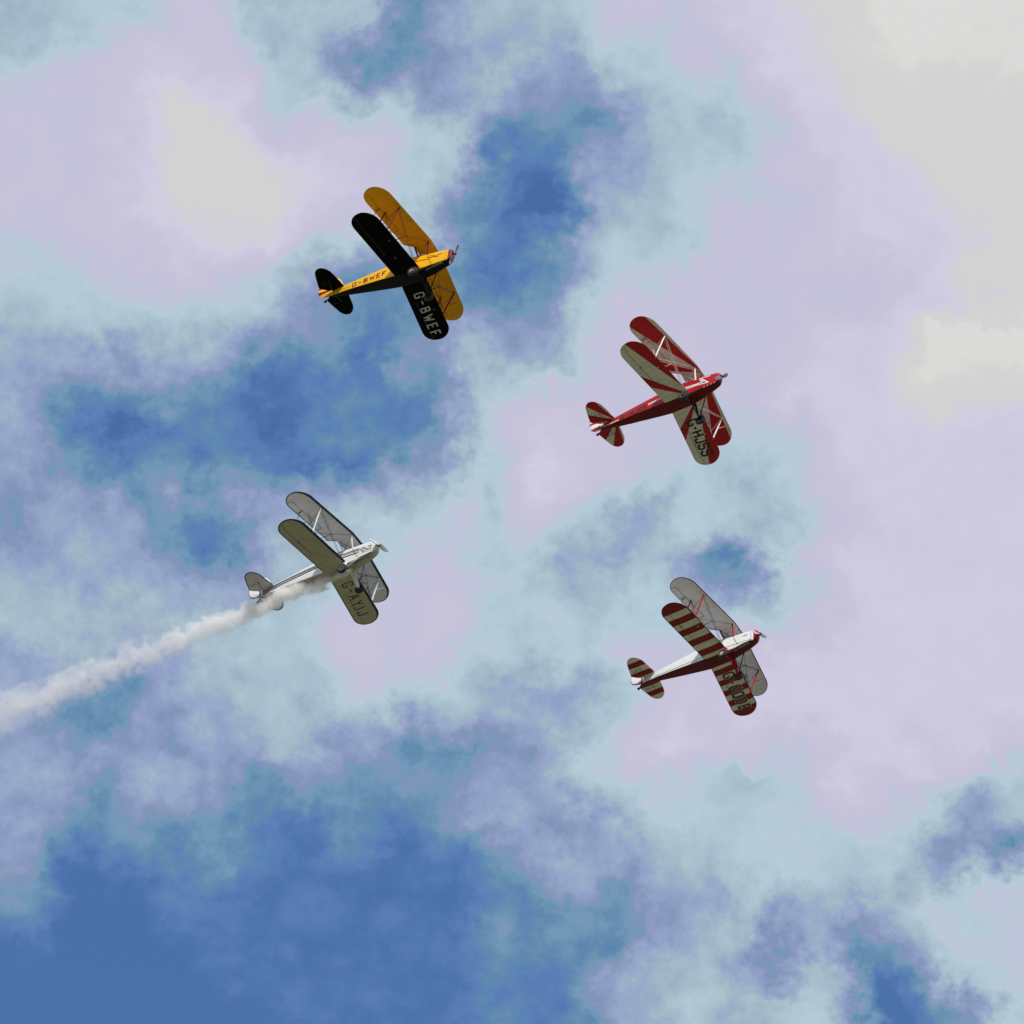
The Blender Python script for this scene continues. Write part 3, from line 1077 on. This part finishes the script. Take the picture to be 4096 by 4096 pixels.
    for sg in (-1, 1):
        e = Vector((0, dy, dz)).normalized() * sg
        tdir = Vector((1, 0, 0)).cross(e)
        G, mis = [], []
        rs = [.05, .12, .22, .34, .48, .62, .74, .84, .90, .93]
        cs = [k * S.get('blade_w', 1.25) for k in (.045, .05, .062, .075, .080, .076, .066, .052, .034, .008)]
        for r_, c_ in zip(rs, cs):
            pitch = math.atan2(.22, r_ + .05)
            ax = (tdir * math.cos(pitch) + Vector((1, 0, 0)) * math.sin(pitch))
            nx = e.cross(ax)
            G.append([hub + e * r_ + ax * (c_ * math.cos(q)) + nx * (c_ * .22 * math.sin(q)) for q in [2 * math.pi * i / 12 for i in range(12)]])
        b = MB()
        b.grid(G, close_v=True, mi=lambda i, j: 1 if i >= 7 else 0)
        b.add(G[-1], [tuple(range(12))], 1)
        b.build('propeller_blade', [M['blade'], M['blade_tip']], prop)
    return root


# ------------------------------------------------------------------ liveries
black = mat('black_paint', (.0035, .0035, .004), .45, spec=.2, wear=.3)
dark = mat('dark_opening', (.010, .010, .010), .8)
rubber = mat('tyre_rubber', (.022, .022, .024), .7)
steel = mat('steel_wire', (.10, .095, .09), .45, metal=.3)
chrome = mat('bright_steel', (.75, .75, .74), .25, metal=.8)
pipe = mat('burnt_exhaust_steel', (.16, .15, .145), .4, metal=.7)
white = mat('white_gloss_paint', (.80, .80, .79), .28, coat=.3, wear=.06)
cream_mark = mat('cream_marking_paint', (.62, .60, .55), .4)
white_mark = mat('white_marking_paint', (.80, .79, .76), .4, wear=.08)
black_mark = mat('black_marking_paint', (.012, .012, .012), .45, wear=.2)
navy = mat('navy_paint', (.010, .018, .055), .35)
seam_dark = mat('dark_seam', (.02, .018, .018), .6)
grey_metal = mat('grey_fitting_metal', (.20, .20, .19), .45, metal=.5)
dk_horn = mat('dark_fitting_metal', (.03, .03, .028), .5)

YEL = (.90, .46, .006)
yellow_p = mat('yellow_gloss_paint', YEL, .4, spec=.2, wear=.06)
red_trim = mat('crimson_trim_paint', (.20, .006, .010), .5, spec=.15)
MY = dict(seam_shade=mat('brown_seam_shadow', (.10, .05, .01), .7), body=yellow_p, belly=black, nose=mat('crimson_nose_paint', (.17, .006, .014), .5, spec=.25), nose_under=black, seam=red_trim, dark=dark, chrome=chrome, pipe=pipe, screen=chrome,
          up_top=fabric('yellow_fabric', YEL), up_under=fabric('shaded_yellow_fabric', (.80, .42, .006)), low_top=fabric('yellow_fabric', YEL), low_under=fabric('black_fabric', (.0035, .0035, .004), rough=.8, spec=.06),  # upper wing underside: same yellow cloth, some shade put into the colour
          tail_top=fabric('yellow_fabric', YEL), tail_under=fabric('black_fabric', (.0035, .0035, .004), rough=.8, spec=.06), fin=yellow_p, fin_edge=yellow_p, rudder=yellow_p,
          strut=red_trim, cab_rear=red_trim, wire=mat('brown_wire', (.07, .03, .012), .5), horn=dk_horn, cover=grey_metal, leg=black, drag=black, tyre=rubber,
          hub=black, rim=mat('grey_rim', (.35, .36, .36), .4, metal=.4), hub_letters=mat('orange_cream_letters', (.75, .55, .35), .5), skid=black,
          spinner=mat('dark_red_spinner', (.16, .01, .02), .3, coat=.4), blade=mat('dark_grey_blade', (.045, .045, .055), .4), blade_tip=mat('cream_blade_tip', (.6, .48, .3), .5),
          reg=red_trim, wreg=mat('silver_grey_letters', (.62, .62, .60), .4, wear=.2), red=red_trim)

RED = (.52, .006, .012)
red_p = mat('scarlet_gloss_paint', (.43, .006, .012), .4, spec=.22, wear=.07)
CRM = (.80, .76, .66)


def sunburst(cx, cuts):
    """second colour inside the listed angle ranges (degrees aft of spanwise) around the wing root"""
    def f(N, x, ay):
        a = N.m('ARCTAN2', N.m('SUBTRACT', cx, x), ay)
        r = None
        for lo, hi in cuts:
            k = N.m('MULTIPLY', N.mr(a, R_(lo - .12), R_(lo + .12)), N.mr(a, R_(hi - .12), R_(hi + .12), 1, 0))
            r = k if r is None else N.m('ADD', r, k)
        return r
    return f


def bands_pattern(y0, period, frac, tip=None):
    def f(N, x, ay):
        q = N.m('FRACT', N.m('DIVIDE', N.m('ADD', N.m('SUBTRACT', ay, y0), period * 4), period))
        k = N.m('MULTIPLY', N.mr(q, .0, .012), N.mr(q, frac, frac + .012, 1, 0))
        return N.m('MAXIMUM', k, N.mr(ay, tip, tip + .01)) if tip else k
    return f


sb_up = fabric('sunburst_upper_fabric', CRM, None, sunburst(-.90, [(10.9, 23.4), (44, 58.5)]), RED)
sb_low = fabric('sunburst_lower_fabric', CRM, None, sunburst(-1.15, [(-40, 21.5), (39.9, 50.2)]), RED)
sb_tail = fabric('sunburst_tail_fabric', CRM, None, sunburst(-5.45, [(14.5, 33.7), (50.3, 74)]), RED)
MR = dict(seam_shade=seam_dark, body=red_p, belly=mat('shaded_red_belly_paint', (.17, .004, .009), .4, spec=.25, wear=.25, soot=.6), nose=red_p, nose_under=mat('shaded_red_belly_paint', (.17, .004, .009)), seam=mat('maroon_seam', (.06, .004, .006), .5), dark=dark, chrome=chrome, pipe=pipe, screen=white,  # belly: body red with its shade darkened into the colour, plus soot streaks
          up_top=sb_up, up_under=sb_up, low_top=sb_low, low_under=sb_low, tail_top=sb_tail, tail_under=sb_tail, fin=white, fin_edge=white, rudder=white,
          strut=white, cab_rear=white, wire=mat('white_wire', (.75, .66, .62), .5), horn=dk_horn, cover=cream_mark, leg=black, drag=black, tyre=rubber, hub=black,
          rim=mat('pale_rim', (.5, .5, .48), .4), skid=mat('black_skid', (.01, .012, .015), .5), spinner=mat('blue_grey_spinner', (.05, .06, .12), .3, metal=.5),
          blade=mat('grey_blade', (.16, .165, .17), .45), blade_tip=mat('grey_blade_tip', (.22, .22, .21), .45), reg=black_mark, wreg=black_mark, white=white_mark, red=red_p)

WHT = (.80, .79, .75)
wf = fabric('white_navy_edged_fabric', WHT, (.008, .016, .045))
wl = fabric('beige_navy_edged_fabric', (.50, .46, .33), (.008, .016, .045))
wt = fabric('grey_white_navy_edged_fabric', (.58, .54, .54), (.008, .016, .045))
MS = dict(seam_shade=seam_dark, body=white, belly=mat('dirty_white_belly_paint', (.52, .48, .36), .45, wear=.3, soot=.7), nose=white, nose_under=mat('dirty_white_belly_paint', (.52, .48, .36), .45), seam=seam_dark, dark=dark, chrome=chrome, pipe=pipe, screen=white,
          up_top=wf, up_under=fabric('bounce_cooled_white_navy_edged_fabric', (.78, .77, .82), (.008, .016, .045)), low_top=wf, low_under=wl, tail_top=wf, tail_under=wt, fin=white, fin_edge=navy, rudder=white,  # upper wing underside: white cloth, bluish tint painted in to offset ground bounce
          strut=white, cab_rear=white, wire=mat('dark_wire', (.035, .035, .035), .5), horn=dk_horn, cover=mat('olive_cover', (.42, .41, .33), .5), leg=white, drag=grey_metal, tyre=rubber,
          hub=mat('dark_hub', (.03, .03, .03), .4), rim=mat('bright_rim', (.7, .7, .68), .35), skid=dk_horn,
          spinner=mat('grey_spinner', (.30, .30, .29), .35, metal=.5), blade=mat('pale_grey_blade', (.70, .69, .66), .4), blade_tip=mat('lilac_white_blade_tip', (.72, .68, .74), .4),
          reg=navy, wreg=mat('dark_olive_letters', (.030, .030, .012), .5, wear=.3), navy=navy, red=mat('dull_red_mark', (.30, .03, .03), .5))

MAR = (.29, .010, .014)
mf = fabric('white_red_edged_fabric', (.78, .77, .76), (.20, .006, .014))
ml = fabric('maroon_banded_fabric', (.80, .77, .66), (.20, .006, .014), bands_pattern(.546, .716, .515, 3.41), MAR)
mtl = fabric('maroon_banded_tail_fabric', (.80, .77, .66), None, bands_pattern(.18, .645, .5), MAR)
maroon = mat('maroon_gloss_paint', (.15, .006, .011), .35, spec=.3, wear=.2, soot=.6)
bright_red = mat('bright_red_paint', (.42, .006, .014), .5, spec=.15)
MW = dict(seam_shade=seam_dark, body=white, belly=maroon, nose=bright_red, nose_under=maroon, seam=seam_dark, dark=dark, chrome=chrome, pipe=pipe, screen=dark,
          up_top=mf, up_under=fabric('bounce_cooled_white_red_edged_fabric', (.79, .77, .81), (.20, .006, .014)), low_top=mf, low_under=ml, tail_top=mtl, tail_under=mtl, fin=white, fin_edge=bright_red, rudder=white,  # up_under is white cloth, its colour cooled against light bounced off the grass
          strut=bright_red, cab_rear=mat('dark_maroon_strut', (.05, .006, .01), .4), wire=mat('dark_wire', (.035, .035, .035), .5), horn=dk_horn, cover=cream_mark, leg=bright_red, drag=maroon, tyre=rubber,
          hub=bright_red, rim=mat('cream_rim', (.6, .57, .5), .4), hub_letters=white_mark, skid=mat('black_skid', (.01, .012, .015), .5),
          spinner=bright_red, blade=mat('white_blade', (.66, .66, .66), .4), blade_tip=mat('white_blade_end', (.78, .78, .80), .4),
          reg=black_mark, wreg=black_mark, pale=mat('pale_outline_paint', (.62, .52, .50), .5), red=mat('red_line_paint', (.26, .01, .03), .4), dgrey=mat('dark_grey_line', (.05, .05, .05), .5))

BOTH, STB = (-1, 1), (-1,)
biplane('yellow', dict(
    label='yellow biplane with black belly and black lower wings, highest of the four', m=MY, bands=(.02, .02, .02), wire_r=.011, leg_w=.075,
    prop=(.23, .90), vent=True, hub_text=True, hub_rot=8,
    wing_reg=('G-BWEF', (-2.375, 1.0), (-2.87, 3.66), (.46, .0), .068, 'wreg', None, .42, .70),
    side_reg=('G-BWEF', (-4.95, -.185), (-3.17, -.225), .25, .052, 'reg'),
    side_marks=[
        ('side_stripe', 'red', BOTH, [('line', [(-1.66, -.01), (-1.06, -.03)], .045), ('line', [(-1.05, .05), (-.72, .045)], .05)]),
        ('side_arrow', 'red', BOTH, [('quad', [(-.76, .13), (-.52, -.0), (-.52, -.01), (-.72, .0)])]),
        ('thin_side_line', 'red', BOTH, [('line', [(-5.83, .0), (-5.09, -.065)], .016)]),
        ('thin_upper_line', 'red', BOTH, [('line', [(-1.0, .20), (-.74, .12)], .02)]),
    ],
    rudder_marks=[([(-6.245, .36), (-6.862, .36), (-6.80, .14), (-6.245, .26)], 'red'), ([(-6.245, .50), (-6.866, .56), (-6.845, .66), (-6.245, .53)], 'red')]))
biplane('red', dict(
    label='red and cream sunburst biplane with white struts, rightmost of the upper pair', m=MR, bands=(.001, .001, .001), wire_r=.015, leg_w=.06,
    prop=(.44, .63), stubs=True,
    wing_reg=('G~HJSS', (-2.33, 1.12), (-2.73, 3.38), (.50, .05), .105, 'wreg', None, .27, .85),
    side_reg=('G-HJSS', (-5.08, -.235), (-3.68, -.30), .255, .068, 'reg'),
    side_marks=[
        ('white_side_stripe', 'white', BOTH, [('line', [(-1.62, -.065), (-1.03, -.075), (-.70, -.03), (-.88, .19)], .07), ('line', [(-1.53, -.185), (-1.0, -.16), (-.46, -.19), (-.80, .20)], .065)]),
        ('white_upper_stripe', 'white', BOTH, [('line', [(-.90, .255), (-.36, .25)], .05)]),
        ('white_rear_stripe', 'white', BOTH, [('line', [(-3.58, -.085), (-2.88, -.085)], .05), ('line', [(-3.56, -.155), (-2.86, -.135)], .04), ('line', [(-6.08, -.02), (-5.19, -.165)], .06)]),
        ('black_side_line', 'reg', BOTH, [('line', [(-1.58, -.128), (-1.02, -.12), (-.62, -.10), (-.83, .18)], .022)]),
    ],
    rudder_marks=[([(-6.245, .62), (-6.86, .58), (-6.868, .46), (-6.245, .46)], 'red'), ([(-6.245, .20), (-6.78, .125), (-6.60, -.01), (-6.245, -.06)], 'red')]))
MS['seamline'] = seam_dark
biplane('smoke', dict(
    label='white biplane with navy wing edges trailing white smoke, leftmost of the four', m=MS, bands=(.115, .05, .06), wire_r=.010, leg_w=.14,
    prop=(.92, .36), blade_w=1.7, slot=True,
    wing_reg=('G-AYIJ', (-2.34, .80), (-2.81, 3.20), (.50, .02), .068, 'wreg', None, .40, .75),
    side_marks=[
        ('navy_side_stripe', 'navy', BOTH, [('line', [(-6.08, .105), (-4.5, .125), (-3.08, .085), (-1.70, .085), (-.77, .12)], .06), ('line', [(-6.08, -.05), (-4.5, -.04), (-3.03, -.06), (-1.60, -.10), (-1.03, -.10), (-.80, -.06)], .06),
                                            ('line', [(-6.08, .03), (-4.5, .05), (-3.05, .01), (-1.66, -.01), (-.78, .035)], .026)]),
        ('navy_nose_stripe', 'navy', BOTH, [('line', [(-.36, .12), (-.12, .10)], .04), ('line', [(-.40, -.08), (-.14, -.06)], .04)]),
        ('nose_emblem', 'navy', BOTH, [('loop', [(-.76, .05), (-.59, -.15), (-.37, -.03), (-.54, .14)], .026)]),
        ('nose_emblem_centre', 'red', BOTH, [('loop', [(-.665, .03), (-.585, -.075), (-.475, -.0), (-.55, .085)], .03)]),
        ('red_nose_mark', 'red', BOTH, [('line', [(-.34, .04), (-.20, .045)], .02)]),
        ('thin_panel_line', 'seamline', BOTH, [('line', [(-.84, -.22), (-.18, -.16)], .014)]),
    ]))
biplane('white', dict(
    label='white biplane with maroon and cream banded lower wings, lowest of the four', m=MW, bands=(.045, .03, .035), wire_r=.010, leg_w=.10,
    prop=(.79, .56), slot=True, vent=True, hub_text=True, hub_rot=35,
    wing_reg=('G-OODE', (-2.37, .97), (-2.81, 3.53), (.52, .04), .088, 'wreg', 'pale', .36, .75),
    side_marks=[
        ('red_side_line', 'red', BOTH, [('line', [(-1.50, -.30), (-.93, -.275), (-.20, -.25)], .026)]),
        ('dark_side_line', 'dgrey', BOTH, [('line', [(-5.45, -.13), (-2.68, -.39)], .022)]),
    ]))


# ------------------------------------------------------------------ smoke trail behind the navy-edged biplane
def trail_r(x):
    return lerp(-x, [1.3, 2, 3, 5, 7, 10, 15, 20, 36], [.12, .24, .34, .46, .48, .58, .82, 1.06, 1.8])


def trail_z(x):
    return lerp(-x, [1.3, 2.4, 3.4, 5, 8, 12, 40], [-.74, -.76, -.72, -.64, -.62, -.70, -.95])


def smoke_trail():
    mb = MB()
    xs = [-1.3 - .22 * k * (1 + k * .004) for k in range(120)]
    xs = [x for x in xs if x > -36]
    G = []
    nz = np.random.default_rng(5)
    lump = nz.normal(size=(len(xs), 20))
    for _ in range(2):
        lump = (lump + np.roll(lump, 1, 1) + np.roll(lump, -1, 1)) / 2
        lump[1:-1] = (lump[:-2] + lump[1:-1] + lump[2:]) / 2
    for i, x in enumerate(xs):
        r = trail_r(x) * 1.35
        G.append([Vector((x, r * (1 + .07 * lump[i, k]) * math.cos(2 * math.pi * k / 20), trail_z(x) + r * (1 + .07 * lump[i, k]) * math.sin(2 * math.pi * k / 20))) for k in range(20)])
    mb.grid(G, close_v=True)
    mb.add(G[0], [tuple(range(20))])
    mb.add(G[-1], [tuple(range(20))])
    m = bpy.data.materials.new('white_smoke')
    m.use_nodes = True
    t = m.node_tree
    t.nodes.clear()
    N = NT(t)
    out = N.n('ShaderNodeOutputMaterial')
    co = N.n('ShaderNodeTexCoord').outputs['Object']
    s = N.sep(co)
    nx = N.m('MULTIPLY', s[0], -1.0)
    rr = N.ramp(N.m('DIVIDE', nx, 40.0), [(k / 40, (trail_r(-k) / 2,) * 3) for k in (1.3, 2, 3, 5, 7, 10, 15, 20, 36)])
    rr = N.m('MULTIPLY', rr, 2.0)
    zz = N.ramp(N.m('DIVIDE', nx, 40.0), [(k / 40, (-trail_z(-k),) * 3) for k in (1.3, 2.4, 3.4, 5, 8, 12, 39.9)])
    wob = N.sep(N.noise(co, .55, 3, .5).outputs['Color'])
    cy = N.m('ADD', s[1], N.m('MULTIPLY', N.m('SUBTRACT', wob[0], .5), N.m('MULTIPLY', rr, 1.1)))
    cz = N.m('ADD', N.m('ADD', s[2], zz), N.m('MULTIPLY', N.m('SUBTRACT', wob[2], .5), N.m('MULTIPLY', rr, 1.1)))
    rad = N.m('DIVIDE', N.m('SQRT', N.m('ADD', N.m('MULTIPLY', cy, cy), N.m('MULTIPLY', cz, cz))), rr)
    puff = N.noise(co, 1.9, 6, .62, .6).outputs['Fac']
    big = N.noise(co, .9, 2, .5).outputs['Fac']
    dn = N.m('SUBTRACT', 1.02, rad)
    dn = N.m('ADD', dn, N.m('MULTIPLY', N.m('SUBTRACT', puff, .5), 3.4))
    dn = N.m('ADD', dn, N.m('MULTIPLY', N.m('SUBTRACT', big, .5), .8))
    dn = N.mr(dn, .10, .70, 0, 1)
    dn = N.m('MULTIPLY', dn, N.mr(rad, 1.12, 1.3, 1, 0))
    k = N.ramp(N.m('DIVIDE', nx, 40.0), [(1.3 / 40, (.3,) * 3), (2.0 / 40, (.5,) * 3), (5 / 40, (.66,) * 3), (7 / 40, (.36,) * 3), (12 / 40, (.14,) * 3), (20 / 40, (.07,) * 3), (1, (.05,) * 3)])
    dn = N.m('MULTIPLY', dn, N.m('MULTIPLY', k, 10.0))
    vol = N.n('ShaderNodeVolumePrincipled')
    vol.inputs['Color'].default_value = (1.0, .992, .99, 1)
    vol.inputs['Anisotropy'].default_value = 0.0
    N.link(dn, vol.inputs['Density'])
    N.link(vol.outputs[0], out.inputs['Volume'])
    try:
        m.cycles.volume_step_rate = .035
    except Exception:
        pass
    o = mb.build('smoke_trail', m, None, smooth=False)
    o.matrix_world = pose_matrix('smoke')
    o['label'] = 'long white smoke trail streaming behind the navy-edged biplane to the left edge'
    o['category'] = 'smoke trail'
    return o


smoke_trail()


# ------------------------------------------------------------------ airfield grass far below (out of the picture; it lights the undersides)
def ground():
    mb = MB()
    n, L = 24, 20000.
    mb.grid([[Vector((-L + 2 * L * i / n, -L + 2 * L * j / n, 0)) for j in range(n + 1)] for i in range(n + 1)])
    m = bpy.data.materials.new('airfield_grass')
    m.use_nodes = True
    N = NT(m.node_tree)
    b = m.node_tree.nodes['Principled BSDF']
    co = N.n('ShaderNodeTexCoord').outputs['Object']
    f = N.noise(co, .012, 8, .6).outputs['Fac']
    N.link(N.ramp(f, [(.3, (.128, .132, .084)), (.7, (.172, .176, .118))]), b.inputs['Base Color'])
    b.inputs['Roughness'].default_value = .95
    b.inputs['Specular IOR Level'].default_value = .1
    o = mb.build('ground', m, None, smooth=False)
    o['kind'] = 'structure'
    return o


ground()
